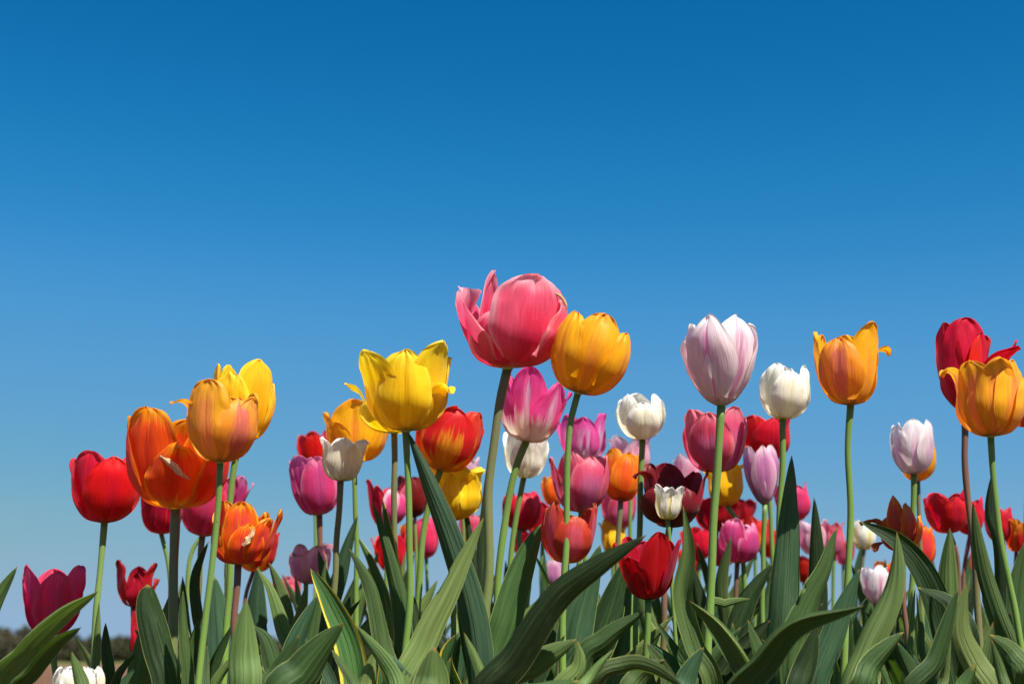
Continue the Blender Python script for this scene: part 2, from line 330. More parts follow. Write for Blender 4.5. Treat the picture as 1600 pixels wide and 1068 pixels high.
def petal(R, H, phi, prof='A', W=.85, L=1.0, tip=.5, p=2.2, cup=1.0, rs=1.0, curl=0.0, ruf=0.034, mid=0.025, notch=0.0, vt=.5,
          seed=0, base=.3, nu=16, nv=24, rr=0.0, rl=0.0, warp=0.05, side=0.0):
    """verts, faces, uvs of one tulip petal; phi 0 faces the camera, 90 points right"""
    pts = PROF[prof] if isinstance(prof, str) else prof
    sp = spline([(r*R*rs, z*H*L) for r, z in pts], 60)
    sp = [(v.x, v.y) for v in resample([(a, b, 0) for a, b in sp], 60)]
    ph = R_(phi); er = Vector((math.sin(ph), -math.cos(ph), 0)); et = Vector((math.cos(ph), math.sin(ph), 0)); ez = Vector((0, 0, 1))
    V, U = [], []; so = Vector((seed*3.17, seed*1.31, seed*0.7))
    for j in range(nv+1):
        v = 1 - (1 - j/nv)**1.45
        q = v*60; i0 = min(int(q), 59); f = q-i0
        r = sp[i0][0]*(1-f)+sp[i0+1][0]*f; z = sp[i0][1]*(1-f)+sp[i0+1][1]*f
        a, b = sp[max(i0-1, 0)], sp[min(i0+2, 60)]
        T = (er*(b[0]-a[0]) + ez*(b[1]-a[1])).normalized(); N = et.cross(T); N = -N if N.dot(er) < 0 and abs(T.z) > .2 else N
        N = er*T.z*1.0 - ez*(T.dot(er))                                   # outward normal of the centre line
        c = er*r + ez*z
        sh = base + (1-base)*sm(0, .48, v)
        if v > vt: sh *= (max(0.0, 1 - ((v-vt)/(1-vt))**p))**tip
        hw = W*R*sh
        rho = R*cup*(.4+.6*sm(0, .35, v))
        for i in range(nu+1):
            u = -1 + 2*i/nu; s = u*hw; an = s/rho
            if abs(an) > 2.2: an = math.copysign(2.2, an)
            x = c + et*(rho*math.sin(an)) - N*(rho*(1-math.cos(an)))
            nz = noise.noise(Vector((u*1.3, v*2.2, 0))+so)
            nz2 = noise.noise(Vector((u*3.1, v*5.5, 4))+so)
            off = curl*R*abs(u)**2.5*sm(.25, .9, v) + warp*R*nz*sm(.1, .7, v) + ruf*R*nz2*(abs(u)**2*.9+.1+sm(.8, 1, v))*sm(.2, .8, v)*2.2
            off -= mid*R*math.exp(-(u/.13)**2)*sm(.02, .3, v)*(1-sm(.9, 1, v)) 
            off += side*R*u*sm(.2, .9, v)
            if rr and u > 0: off += rr*R*u**2*sm(.12, .7, v)
            if rl and u < 0: off += rl*R*u**2*sm(.12, .7, v)
            x = x + N*off
            if notch and v > .8: x = x - T*(notch*R*math.exp(-(u/.35)**2)*sm(.85, 1, v))
            # slightly ragged rim
            if v > .55 or abs(u) > .8: x = x + T*(R*.034*(noise.noise(Vector((u*6, v*3, 9))+so)+.6*noise.noise(Vector((u*15, v*4, 2))+so)))*sm(.5, 1, v)
            V.append(x); U.append((u*.5+.5, v))
    return V, grid_faces(nu, nv), U

def flower_core(R, H, open_):
    """receptacle, pistil and six stamens"""
    r0 = R*.09
    V, F, U = tube([(0,0,-.02*H), (0,0,.03*H), (0,0,.06*H), (0,0,.34*H), (0,0,.37*H), (0,0,.4*H)],
                   [r0*1.05, r0*1.2, r0*.9, r0*.8, r0*1.3, r0*.7], 10)
    for k in range(6):
        a = k*math.pi/3; d = Vector((math.cos(a), math.sin(a), 0))
        v, f, u = tube([d*r0, d*r0*2.2+Vector((0,0,.15*H)), d*r0*2.5+Vector((0,0,.2*H)), d*r0*2.8+Vector((0,0,.38*H))], [r0*.25, r0*.25, r0*.5, r0*.3], 6, True, len(V))
        V += v; F += f; U += u
    return V, F, U

FORMS = {
 # list of (phi offset, kwargs); outer three last so that they sit outside
 'egg':   [dict(d=60, prof='A2', rs=.92, W=.8, L=1.0), dict(d=180, prof='A2', rs=.92, W=.84, L=1.0), dict(d=300, prof='A2', rs=.92, W=.8),
           dict(d=0, prof='A', W=.8, L=.86, tip=.6), dict(d=120, prof='A', W=.8, L=.90, tip=.6), dict(d=240, prof='A', W=.8, L=.90, tip=.6)],
 'cup':   [dict(d=60, prof='B', rs=.9, W=.86), dict(d=180, prof='B', rs=.9, W=.86, L=1.02), dict(d=300, prof='B', rs=.9, W=.86),
           dict(d=0, prof='B', W=.85, L=.92, tip=.6), dict(d=120, prof='B', W=.85, L=.92, tip=.6), dict(d=240, prof='B', W=.85, L=.92, tip=.6)],
 'open':  [dict(d=60, prof='C', rs=.92, W=.72, cup=1.3), dict(d=180, prof='C', rs=.9, W=.75, cup=1.3), dict(d=300, prof='C', rs=.92, W=.72, cup=1.3),
           dict(d=0, prof='C', W=.7, L=.9, tip=.65, cup=1.4), dict(d=120, prof='C', W=.7, L=.93, tip=.65, cup=1.4), dict(d=240, prof='C', W=.7, L=.93, tip=.65, cup=1.4)],
 'goblet':[dict(d=60, prof='D', rs=.95, W=.72), dict(d=180, prof='D', rs=.95, W=.72), dict(d=300, prof='D', rs=.95, W=.72),
           dict(d=0, prof='D', W=.7, L=.95, tip=.75), dict(d=120, prof='D', W=.7, L=.95, tip=.75), dict(d=240, prof='D', W=.7, L=.95, tip=.75)],
 'tall':  [dict(d=60, prof='E', rs=.92, W=.85, L=1.0), dict(d=180, prof='E', rs=.92, W=.85, L=.98), dict(d=300, prof='E', rs=.92, W=.85, L=.97),
           dict(d=0, prof='E', W=.85, L=.98, tip=.75, p=1.8), dict(d=120, prof='E', W=.82, L=.96, tip=.7), dict(d=240, prof='E', W=.82, L=.96, tip=.7)],
}
TULIPS = []
def tulip(label, group, mat, x, top, bot, w, Y, stem, form='egg', phi=0, tilt=0, toward=0, petals=None, srad=4.6, smat='green',
          nleaf=3, crumple=0.0, extra=None, hi=False, jit=1.0, cat='tulip', leafh=.6, **pk):
    i = len(TULIPS); rnd = random.Random(900+i)
    root = bpy.data.objects.new('tulip', None); COL.objects.link(root); root.empty_display_size = .05
    root['label'] = label; root['category'] = cat
    if group: root['group'] = group
    k = pxm(bot, Y); b = P(x, bot, Y)
    pts = [b] + [P(px, py, Y) for px, py in stem]
    # carry on to the ground
    d = (pts[-1]-pts[-2]); d = d/max(abs(d.z), 1e-4); lowz = pts[-1].z
    g = Vector((pts[-1].x + max(-.05, min(.05, d.x*lowz*.5)), Y, 0))
    mid_ = pts[-1].lerp(g, .5) + Vector((d.x*lowz*.1, 0, 0)); pts += [mid_, g]
    root.location = g
    line = resample(spline(pts, 80), 44); line.reverse()
    line = [p + Vector((noise.noise(Vector((j*.16, i*1.7, 5))), noise.noise(Vector((j*.16, i*1.7, 8))), 0))*.0022*sm(0, 6, j)*(1-sm(36, 44, j)) for j, p in enumerate(line)]
    sr = srad*k*.92
    Vs, Fs, Us = tube([p-g for p in line], [sr*(1.12 - .22*j/44)*(1.0 + .16*sm(40, 44, j))*(1 + .09*noise.noise(Vector((j*.35, i*3.3, 0)))) for j in range(45)], 14)
    mesh_obj('stem', Vs, Fs, MS[smat], root, Us)
    R, H = w*.5*k, (bot-top)*k
    core = flower_core(R, H, 0)
    fl = mesh_obj('flower', core[0], core[1], MPIST, root, core[2])
    if w < 92 and petals is None: toward += rnd.uniform(-10, 12); tilt += rnd.uniform(-7, 7)
    fl.location = b-g; fl.rotation_euler = (R_(toward), R_(tilt), R_(0))
    seq = petals if petals is not None else FORMS[form]
    for q, s in enumerate(seq):
        s = dict(s); d_ = s.pop('d', None); ph = s.pop('phi', None); mt = s.pop('mat', mat)
        if ph is None: ph = phi + d_
        if petals is None:
            ph += rnd.uniform(-9, 9)*jit; s['L'] = s.get('L', 1)*(1+rnd.uniform(-.05, .03)*jit); s['W'] = s.get('W', .85)*(1+rnd.uniform(-.06, .05)*jit)
            s.setdefault('side', rnd.uniform(-.06, .06)*jit); s.setdefault('curl', rnd.uniform(-.06, .08)*jit)
        for a_, v_ in pk.items(): s.setdefault(a_, v_)
        if crumple: s['warp'] = .05+crumple*.35; s['ruf'] = .02+crumple*.12
        s.setdefault('nu', 22 if w > 95 else 16); s.setdefault('nv', 32 if w > 95 else 24)
        V, F, U = petal(R, H, ph, seed=i*7+q+1, **s)
        mesh_obj('petal', V, F, PM[mt], fl, U)
    if extra: extra(fl, R, H)
    TULIPS.append(dict(root=root, g=g, Y=Y, n=0, want=nleaf, rnd=rnd, top=b.z, lh=leafh, sr=sr))
    return root

# ---------------------------------------------------------------- leaves
def ribbon(C, side, Wd, fold=.35, wave=0.0, wf=3.0, seed=0, nu=18, blunt=1.8, tp=.8, wpk=.38, bw=.5):
    """C: points base to tip; side: unit side vectors; Wd half width in metres"""
    n = len(C)-1; rk = random.Random(seed*13+1); nick = [(rk.uniform(n*.35, n*.95), rk.uniform(.12, .4), rk.random() < .5) for _ in range(rk.choice([0, 0, 1, 1, 2]))]
    V, U = [], []; so = Vector((seed*2.3, seed*.77, 0))
    for j, c in enumerate(C):
        v = j/n
        T = (C[min(j+1, n)]-C[max(j-1, 0)]).normalized(); S = side[j]; S = (S-T*S.dot(T)).normalized(); N = S.cross(T)
        sh = (bw+(1-bw)*sm(0, wpk, v)) * (1 if v < wpk else max(0.0, 1-((v-wpk)/(1-wpk))**blunt)**tp)
        hw = max(Wd*sh, Wd*.012)
        for i in range(nu+1):
            u = -1+2*i/nu
            if abs(u) > .99:
                for (nj, nk, ns_) in nick:
                    if (u > 0) == ns_ and abs(j-nj) < 1.6: u *= 1-nk
            an = fold*abs(u)**.8*2.1
            lx = hw*u*math.cos(an*.62); dn = hw*abs(u)*math.sin(an*.62)
            w_ = wave*hw*(u**2)*math.copysign(1, u)*math.sin(v*wf*6.28+seed+(1.3 if u > 0 else 0))*sm(0, .3, v)
            w_ += .15*hw*noise.noise(Vector((u*1.5, v*5, 0))+so) + .035*hw*math.sin(u*19+2*noise.noise(Vector((v*3, 1, 0))+so))
            V.append(c+S*lx+N*(dn+w_)); U.append((u*.5+.5, v))
    return V, grid_faces(nu, n), U
LEAFN = [0]
def pick_owner(x, Y, zmax=9):
    best = None
    for t in TULIPS:
        c = abs(t['g'].x-x) + abs(t['Y']-Y)*1.2 + (.12*max(0, t['n']-3))
        if t['n'] >= 6: c += 5
        if best is None or c < best[0]: best = (c, t)
    return best[1]
def leaf(pts, w, Y, a=(0, 0), fold=.35, wave=0.0, wf=2.5, mat='leaf', dy=0.0, blunt=1.8, tp=.8, wpk=.42, bw=.55, label=None):
    """pts in photo pixels, base to tip; w half width in pixels; a: turn of the blade about its length at base and tip"""
    LEAFN[0] += 1; sd_ = LEAFN[0]
    n = len(pts); W3 = [P(px, py, Y + dy*i/(n-1)) for i, (px, py) in enumerate(pts)]
    own = pick_owner(W3[0].x, Y); g = own['g']; own['n'] += 1
    z0 = W3[0].z; b0 = g + Vector((0, 0, min(.06, z0*.3)))
    low = W3[0].lerp(b0, .55); low.z = W3[0].z*.45 + b0.z*.3
    C = resample(spline([b0, low] + W3, 90), 60)
    side = []; tw = random.Random(sd_*5).uniform(-26, 26)
    for j, c in enumerate(C):
        T = (C[min(j+1, 60)]-C[max(j-1, 0)]).normalized(); vd = (c-CAM).normalized()
        S = T.cross(vd).normalized(); S = S if S.length > 0 else Vector((1, 0, 0))
        ang = R_(a[0]+(a[1]-a[0])*j/60 + tw*math.sin(j/60*4.2+tw)*sm(15, 60, j)); side.append(Matrix.Rotation(ang, 3, T) @ S)
    full = sum((C[i+1]-C[i]).length for i in range(60)); vis = sum((W3[i+1]-W3[i]).length for i in range(n-1))
    start = 1-vis/full; pk = start + (1-start)*(wpk-.1)
    V, F, U = ribbon(C, side, w*.93*pxm(pts[0][1], Y), fold, wave, wf, sd_, blunt=blunt, tp=tp, wpk=max(.2, pk), bw=bw*.8)
    o = mesh_obj('leaf', [v-g for v in V], F, ML[mat], own['root'], U)
    if label: o['label'] = label
    return o
def auto_leaf(t, az, length, w, lean=(8, 35), fold=.4, wave=.15, mat='leaf', twist=0, z0=.03):
    rnd = t['rnd']; LEAFN[0] += 1; t['n'] += 1
    d = Vector((math.sin(az), -math.cos(az), 0)); p = Vector((0, 0, z0)) + d*t['sr']; C = [p.copy()]; n = 36
    sway = rnd.uniform(-.25, .25); q = d.cross(Vector((0, 0, 1)))
    for j in range(n):
        v = j/n; a = R_(lean[0] + (lean[1]-lean[0])*v**1.6)
        p = p + (d*math.sin(a) + Vector((0, 0, 1))*math.cos(a) + q*sway*v*.5)*(length/n); C.append(p.copy())
    side = []
    for j in range(n+1):
        T = (C[min(j+1, n)]-C[max(j-1, 0)]).normalized(); side.append(Matrix.Rotation(R_(twist*j/n), 3, T) @ q)
    V, F, U = ribbon(C, side, w, fold, wave, rnd.uniform(1.5, 3), LEAFN[0], nu=8, wpk=rnd.uniform(.35, .5), bw=.6, blunt=rnd.uniform(1.5, 2.2))
    mesh_obj('leaf', V, F, ML[mat], t['root'], U)

# ---------------------------------------------------------------- the tulips, front row first
G = 'tulips in bloom in the flower field'
def D(phi, prof='B', W=.7, L=1.0, **k): return dict(phi=phi, prof=prof, W=W, L=L, **k)
def scrap(name, pts, w, fold=.5, wave=.4):
    """a small torn, dried strip of petal; pts in units of R, R, H"""
    def f(fl, R, H):
        C = resample(spline([Vector((a*R, b*R, c*H)) for a, b, c in pts], 30), 16); side = []
        for j in range(17):
            T = (C[min(j+1, 16)]-C[max(j-1, 0)]).normalized(); S = T.cross(Vector((0, 1, .2))).normalized(); side.append(S)
        V, F, U = ribbon(C, side, w*R, fold, wave, 2.3, 5, nu=8, bw=.5, blunt=1.5)
        mesh_obj(name, V, F, MTORN, fl, U)
    return f

tulip('tallest tulip, large rose pink bloom with its left petals falling open, on a brown stem', G, 'pink', 793, 424, 575, 172, 1.22,
      [(777, 650), (766, 760), (762, 900), (752, 1010)], srad=7.9, smat='olive', toward=3, extra=scrap('torn_edge', [(.86,-.45,.74),(.97,-.42,.70),(1.05,-.36,.62),(1.06,-.3,.54)], .05),
      petals=[D(228, [(.07,0),(.4,.1),(.55,.4),(.46,.8),(.36,1.07)], .34, 1.0, tip=.9, p=1.6, cup=.6), D(165, 'B', .62, .90, rs=.85, tip=.7), D(120, 'A', .75, .92, rs=1.02),
              D(-112, [(.07,0),(.44,.06),(.72,.3),(.86,.6),(.88,.86)], .56, 1.0, cup=1.3, side=.05, tip=.5, p=2.4),
              D(-62, [(.07,0),(.46,.06),(.76,.30),(.86,.55),(.84,.80)], .56, 1.0, cup=1.1, tip=.8, p=1.8, side=.24),
              D(-16, 'B', .6, .55, rs=.70), D(115, 'B', .8, .88, rs=1.0), D(88, 'B', .80, .72, rs=1.08, tip=.45), D(36, [(.07,0),(.52,.06),(.84,.3),(.94,.6),(.97,.85),(.93,1.0)], .92, .89, rs=1.0, cup=1.0, tip=.36, p=3.0, warp=.06, ruf=.04, curl=-.03, mid=.04)])
tulip('rose and white tulip leaning right under the tallest pink one', G, 'pinkwhite', 822, 578, 690, 108, 1.36,
      [(806, 730), (790, 800), (778, 900), (774, 960)], srad=6.2, tilt=9,
      petals=[D(180, 'C', .6, .98, rs=.9), D(240, 'C', .5, .95, rs=.9), D(130, 'C', .55, .88), D(-15, 'C', .62, 1.0, rs=.8), D(-72, 'B', .6, .86, rs=.92, tip=.7),
              D(95, 'C', .55, .80, tip=.7, rs=1.05), D(45, 'C', .68, .86, tip=.9, rs=1.0, p=1.6)])
tulip('golden orange egg-shaped tulip touching the tallest pink one on its right', G, 'orangeyel', 903, 491, 614, 122, 1.20,
      [(890, 670), (885, 790), (884, 860), (880, 960), (880, 1060)], srad=5.6, tilt=17, toward=2,
      petals=[D(180, 'B', .8, .93), D(-105, 'A', .7, .90), D(118, 'A', .7, .92), D(8, 'A', .74, 1.0, rs=.93, tip=.45), D(-52, 'A', .72, .95, rs=1.0, tip=.5), D(66, 'A', .74, .88, rs=1.03, tip=.5)])
tulip('big pale lilac and white tulip, tallest bloom right of the middle', G, 'lilac', 1127, 497, 634, 118, 1.20,
      [(1124, 680), (1117, 800), (1109, 930), (1104, 1050)], srad=6.9, form='tall', phi=-22, tilt=1)
tulip('large white tulip standing just right of the big pale lilac one', G, 'white', 1223, 568, 655, 80, 1.42,
      [(1222, 720), (1219, 800), (1218, 900), (1226, 1050)], srad=5.6, form='egg', phi=8, tilt=1, jit=.7)
tulip('yellow and apricot tulip with one tip curled out rightwards, on a long bare stem', G, 'orangeyel', 1329, 507, 633, 104, 1.24,
      [(1325, 700), (1330, 790), (1326, 880), (1318, 1050)], srad=5.6, toward=2,
      petals=[D(170, 'B', .8, .95, rs=.9), D(235, 'B', .6, .93, rs=.92), D(-95, 'B', .6, .93, rs=1.0, tip=.8), D(38, 'C', .78, 1.0, rs=.93, tip=.5),
              D(95, 'K', .5, .72, rs=.92), D(-32, 'A', .78, .80, rs=1.02, mat='mauveor', tip=.55)])
tulip('orange streaked tulip in front of a tall red one at the right edge', G, 'apricot', 1548, 566, 682, 112, 1.20,
      [(1552, 740), (1562, 840), (1578, 920), (1592, 985)], srad=5.6,
      petals=[D(180, 'B', .8, .9), D(230, 'D', .6, 1.0), D(125, 'B', .7, .95), D(-85, 'K', .42, .92, rs=.95), D(-42, 'D', .68, .96, rs=1.05),
              D(72, 'B', .75, .78, rs=1.02), D(35, 'B', .7, .98, rs=.95), D(2, 'D', .66, .98, rs=1.12, tip=.6)])
tulip('tall deep red tulip with splayed petals behind the orange streaked one at right', G, 'scarlet', 1507, 499, 640, 100, 1.34,
      [(1508, 680), (1508, 720), (1514, 800), (1524, 870), (1530, 1000)], srad=5.8, smat='red',
      petals=[D(170, 'C', .7, .7, rs=.7), D(-62, [(.07,0),(.4,.1),(.6,.4),(.66,.75),(.6,1.0)], .6, .97), D(48, [(.07,0),(.4,.1),(.66,.4),(.74,.7),(.72,1.0)], .7, .84), D(2, [(.07,0),(.4,.1),(.62,.4),(.68,.75),(.6,1.0)], .80, 1.0, tip=.4, p=2.6), D(138, [(.07,0),(.5,.3),(1.0,.62),(1.8,.94)], .6, 1.0),
              D(45, [(.07,0),(.6,.2),(1.1,.42),(1.5,.52),(1.95,.60)], .55, 1.0), D(60, [(.07,0),(.6,.15),(1.1,.38),(1.4,.5),(1.7,.72)], .35, 1.0)])
tulip('large lemon yellow tulip with six pointed petals flaring outwards', G, 'yellow', 634, 541, 673, 148, 1.20,
      [(637, 740), (640, 830), (639, 930), (630, 1050)], srad=5.8, toward=3,
      petals=[D(195, 'B', .6, 1.0, rs=.72), D(150, 'B', .6, .96), D(72, [(.07,0),(.5,.1),(.76,.38),(.90,.50),(1.02,.42)], .55, 1.0, tip=.6, cup=1.5), D(-98, 'C', .5, .8, rs=.9, tip=.8), D(-50, [(.07,0),(.5,.07),(.76,.3),(.86,.6),(1.0,.85),(1.12,1.0)], .68, .90, rs=1.0, tip=.5, p=2),
              D(52, [(.07,0),(.5,.07),(.78,.3),(.84,.6),(.92,.85),(1.02,1.0)], .66, 1.03, rs=.95, tip=.6), D(115, 'C', .55, .92, rs=.98), D(2, [(.07,0),(.55,.08),(.86,.3),(.92,.62),(.90,.85),(.84,1.0)], .62, .91, rs=.98, tip=.6, cup=.8)])
tulip('second yellow tulip mostly hidden behind the large lemon one, one petal sticking out at left', G, 'yellow', 616, 590, 676, 110, 1.36,
      [(617, 730), (617, 800), (620, 900), (618, 1000)], srad=5.2, smat='olive',
      petals=[D(-88, [(.07,0),(.4,.1),(.75,.4),(1.05,.7),(1.45,.86)], .32, 1.05, tip=.6), D(-40, 'B', .6, .6), D(20, 'B', .7, .6), D(80, 'B', .7, .7), D(180, 'B', .7, .7), D(240, 'B', .6, .6)])
tulip('orange tulip with yellow base and a torn folded front petal, left of the mauve-orange one', G, 'orange', 274, 643, 795, 160, 1.20,
      [(273, 850), (271, 900), (270, 1000)], srad=8.4, smat='olive', toward=3,
      extra=scrap('torn_edge', [(-.10,-.98,.50),(.12,-1.06,.42),(.32,-1.08,.32),(.50,-.98,.26)], .09),
      petals=[D(180, 'B', .9, .98, tip=.4), D(140, 'B', .85, .97, rs=.92, tip=.4), D(235, 'B', .8, .96), D(-84, 'B', .74, .95, rs=1.0, tip=.5, p=2.6),
              D(-28, 'B', .74, 1.0, rs=.95, tip=.4, p=2.6), D(84, 'B', .8, .72, rs=1.0, tip=.5), D(14, [(.07,0),(.52,.06),(.88,.25),(.98,.45),(1.04,.54),(1.12,.58)], .66, 1.0, tip=.7, curl=-.1)])
tulip('orange and mauve flushed tulip with a thin petal curling out to the left', G, 'apricot', 344, 600, 722, 110, 1.13,
      [(341, 780), (333, 860), (322, 960), (312, 1060)], srad=5.5,
      petals=[D(180, 'B', .8, .92), D(240, 'B', .6, .9), D(130, 'B', .6, .95), D(-66, [(.07,0),(.5,.08),(.80,.35),(.84,.58),(1.06,.74),(1.5,.74)], .46, 1.0, tip=.6, cup=2),
              D(72, 'B', .7, .82, mat='mauveor'), D(-18, 'B', .78, 1.0, tip=.35, notch=.04), D(45, 'A', .78, .80, rs=1.04, mat='mauveor', tip=.7)])
tulip('golden yellow tulip rising behind the orange and mauve one', G, 'yellow2', 372, 563, 690, 104, 1.34,
      [(362, 760), (359, 830), (358, 920), (352, 1000)], srad=5.5,
      petals=[D(180, 'B', .8, .9), D(-62, 'B', .5, .95, rs=.8), D(225, 'B', .5, 1.0, rs=.7), D(-10, 'B', .7, .8), D(45, 'B', .78, .98, rs=.98, mat='yellow2'), D(100, 'B', .6, .74, rs=1.05), D(-45, 'B', .4, .72)])
tulip('small open orange tulip with yellow rims and a white scar, low on a brownish stem', G, 'orange2', 372, 783, 882, 98, 1.20,
      [(370, 920), (366, 970), (362, 1050)], srad=6.0, smat='red', toward=2,
      extra=scrap('pale_scar', [(.30,-.92,.28),(.44,-.93,.36),(.56,-.88,.46),(.66,-.82,.56)], .12, .3, .8),
      petals=[D(180, 'C', .7, .9), D(225, 'C', .6, .95), D(135, 'C', .6, .85), D(85, 'C', .45, .86, rs=1.35, tip=.8), D(-75, 'B', .68, .84, rs=.80, tip=.5), D(-34, 'B', .62, .98, rs=.75, tip=.4),
              D(15, 'B', .64, .96, rs=.8, tip=.4), D(66, 'C', .7, .72, rs=1.1, tip=.6), D(30, 'B', .66, .62, rs=.92, tip=.6), D(-58, 'A', .5, .62, rs=.88)])
tulip('plain red tulip standing apart at the left on a pale stem', G, 'red', 163, 708, 817, 108, 1.36,
      [(158, 880), (150, 980), (144, 1060)], srad=5.6, smat='pale', form='cup', phi=35, toward=2)
tulip('magenta tulip low at the left edge behind two broad leaves', G, 'magenta2', 78, 886, 992, 96, 1.44,
      [(82, 1020), (86, 1060)], srad=5.5, form='open', phi=20)
tulip('withered dark red tulip at left with a petal hanging down its stem', G, 'crimson', 208, 876, 948, 52, 1.62,
      [(209, 1000), (211, 1060)], srad=4.2, smat='red', crumple=.5,
      petals=[D(180, 'B', .8, .9), D(-60, 'B', .75, 1.0), D(20, 'B', .6, .7), D(80, 'C', .6, .95, rs=1.25), D(85, 'S', .4, .8, rs=1.15), D(35, [(.07,0),(.35,.02),(.42,-.25),(.4,-.6),(.35,-.95)], .30, 1.0)])
tulip('double white tulip at the bottom left, half hidden by a leaf tip', G, 'white', 120, 1043, 1105, 84, 1.18,
      [(121, 1130), (122, 1160)], srad=5, crumple=.15,
      petals=[D(a, 'A2', .5, .92+.07*((a//30) % 2), rs=.98-.12*((a//30) % 3), tip=.4) for a in range(0, 360, 30)]+[D(a, 'A2', .42, 1.0, rs=.5, tip=.4) for a in range(15, 360, 60)])
tulip('crimson magenta tulip behind the stem of the torn orange one', G, 'magred', 252, 755, 834, 74, 1.66,
      [(262, 880), (266, 960)], srad=3.6, form='open', phi=10, petals=None)
tulip('magenta tulip directly behind the stem of the orange and mauve one', G, 'magenta2', 316, 738, 838, 84, 1.50,
      [(312, 880), (309, 960)], srad=5, smat='olive', form='cup', phi=15, tilt=5)
tulip('magenta tulip almost hidden by its neighbours between the two orange ones', G, 'magenta', 340, 735, 818, 74, 1.72,
      [(300, 860), (291, 960)], srad=4, smat='pale', form='open', phi=-10, tilt=14)
tulip('red and yellow tulip peeping out behind the small open orange one', G, 'flamed', 396, 822, 893, 66, 1.75,
      [(384, 930), (380, 980)], srad=3.6, smat='red', form='cup', phi=-20, tilt=10)
tulip('mauve pink tulip with dried curled rims, in the gap at left', G, 'dustmauve', 478, 850, 912, 66, 1.62,
      [(478, 950), (476, 1000)], srad=4, crumple=.35, tilt=6,
      petals=[D(180, 'B', .8, .9), D(220, 'B', .6, 1.0), D(120, 'B', .6, 1.0), D(75, 'K', .6, 1.0, rs=.85), D(30, 'B', .7, .95), D(-30, [(.07,0),(.55,.08),(.9,.4),(.95,.62),(1.15,.68)], .85, 1.0)])
tulip('small rose pink tulip peeping over the leaves at left', G, 'salmon', 450, 900, 942, 44, 2.2, [(450, 980), (450, 1010)], srad=3, form='cup', phi=0)
tulip('magenta pink tulip with a pale rim under the grey white one', G, 'magenta', 499, 709, 805, 78, 1.62,
      [(500, 850), (500, 930)], srad=5, smat='red', form='cup', phi=22, tilt=-5)
tulip('small red tulip showing between the magenta one and the cream one', G, 'red', 493, 674, 735, 48, 2.2, [(492, 800), (492, 900)], srad=3, form='cup', phi=10)
tulip('cream white tulip in shade in front of an orange-yellow one', G, 'cream', 532, 683, 752, 78, 1.40,
      [(530, 800), (525, 860), (518, 960)], srad=5.4, form='goblet', phi=0, smat='olive')
tulip('orange-yellow open tulip behind the cream white one', G, 'orangeyel', 553, 627, 722, 98, 1.50,
      [(556, 800), (556, 880)], srad=4.4, petals=[D(180, 'C', .8, .98), D(140, 'C', .6, .85), D(-70, 'C', .5, .80, mat='apricot'), D(0, 'C', .8, 1.0, rs=.6, cup=2), D(75, 'C', .6, .75, rs=1.2), D(-30, 'C', .5, .6)])
tulip('red tulip flamed with yellow, leaning right behind the large lemon one', G, 'flamed', 688, 636, 735, 104, 1.46,
      [(672, 780), (661, 840), (655, 930)], srad=5.6, form='cup', phi=5, tilt=12, toward=-4)
tulip('crumpled yellow tulip half hidden behind a long slanting leaf', G, 'yellow', 708, 730, 813, 104, 1.50,
      [(708, 860), (708, 950)], srad=5, form='goblet', phi=20, crumple=.22)
tulip('pale lilac tulip peeping out beneath the red and yellow flamed one', G, 'mauve', 722, 712, 775, 52, 2.0, [(724, 830), (726, 900)], srad=3, form='cup', phi=25)
tulip('crimson pink tulip with a curled pale petal behind the yellow tulips stem', G, 'magred', 604, 750, 824, 64, 1.80,
      [(604, 870), (604, 940)], srad=3.6, petals=[D(180, 'C', .7, .9), D(-65, 'C', .6, 1.0), D(-25, 'C', .4, .85), D(80, 'C', .6, .95, mat='salmon'), D(130, 'C', .6, 1.0), D(35, 'A', .7, .72, mat='magenta', tip=.4, curl=.15), D(20, 'A', .5, .8, mat='palepink')])
tulip('small dark crimson tulip between the two yellow tulip stems', G, 'maroon', 648, 740, 808, 48, 2.0, [(650, 870), (650, 940)], srad=3, form='cup', phi=0)
tulip('low bright red tulip among the leaf tips left of the middle', G, 'red', 612, 832, 892, 56, 2.0, [(612, 930), (612, 980)], srad=3, form='open', phi=40)
tulip('small magenta tulip deep between the leaves beneath the crumpled yellow one', G, 'magenta2', 666, 808, 872, 46, 2.1, [(668, 920), (668, 980)], srad=3, form='cup', phi=0)
tulip('white tulip behind the stem of the rose and white one', G, 'white', 818, 672, 747, 72, 1.58,
      [(808, 800), (800, 860), (795, 940)], srad=5, form='open', phi=10, tilt=2)
tulip('round cherry red tulip between two green stems near the middle', G, 'magred', 812, 763, 828, 62, 1.80, [(810, 880), (808, 960)], srad=3.8, form='egg', phi=-10)
tulip('scarlet tulip tucked behind the rust red one', G, 'red', 848, 784, 846, 66, 2.0, [(846, 900), (846, 960)], srad=3.5, form='open', phi=30, tilt=8)
tulip('rose pink tulip with white base in the upper middle cluster', G, 'pinklilac', 912, 648, 722, 78, 1.72, [(913, 800), (914, 900)], srad=4.2, form='open', phi=8)
tulip('large salmon pink tulip just above the rust red one', G, 'salmon', 908, 708, 800, 88, 1.50,
      [(906, 860), (904, 930)], srad=4.8, petals=[D(180, 'B', .8, .95), D(-75, 'C', .45, .92, rs=1.12, tip=.75), D(-30, 'B', .7, 1.0, rs=.85), D(90, 'B', .7, .97), D(130, 'B', .7, 1.0), D(22, 'A', .82, .90, rs=.96, tip=.55)])
tulip('small apricot tulip showing left of the salmon pink one', G, 'orange3', 866, 742, 790, 36, 2.1, [(866, 850), (866, 920)], srad=3, form='cup')
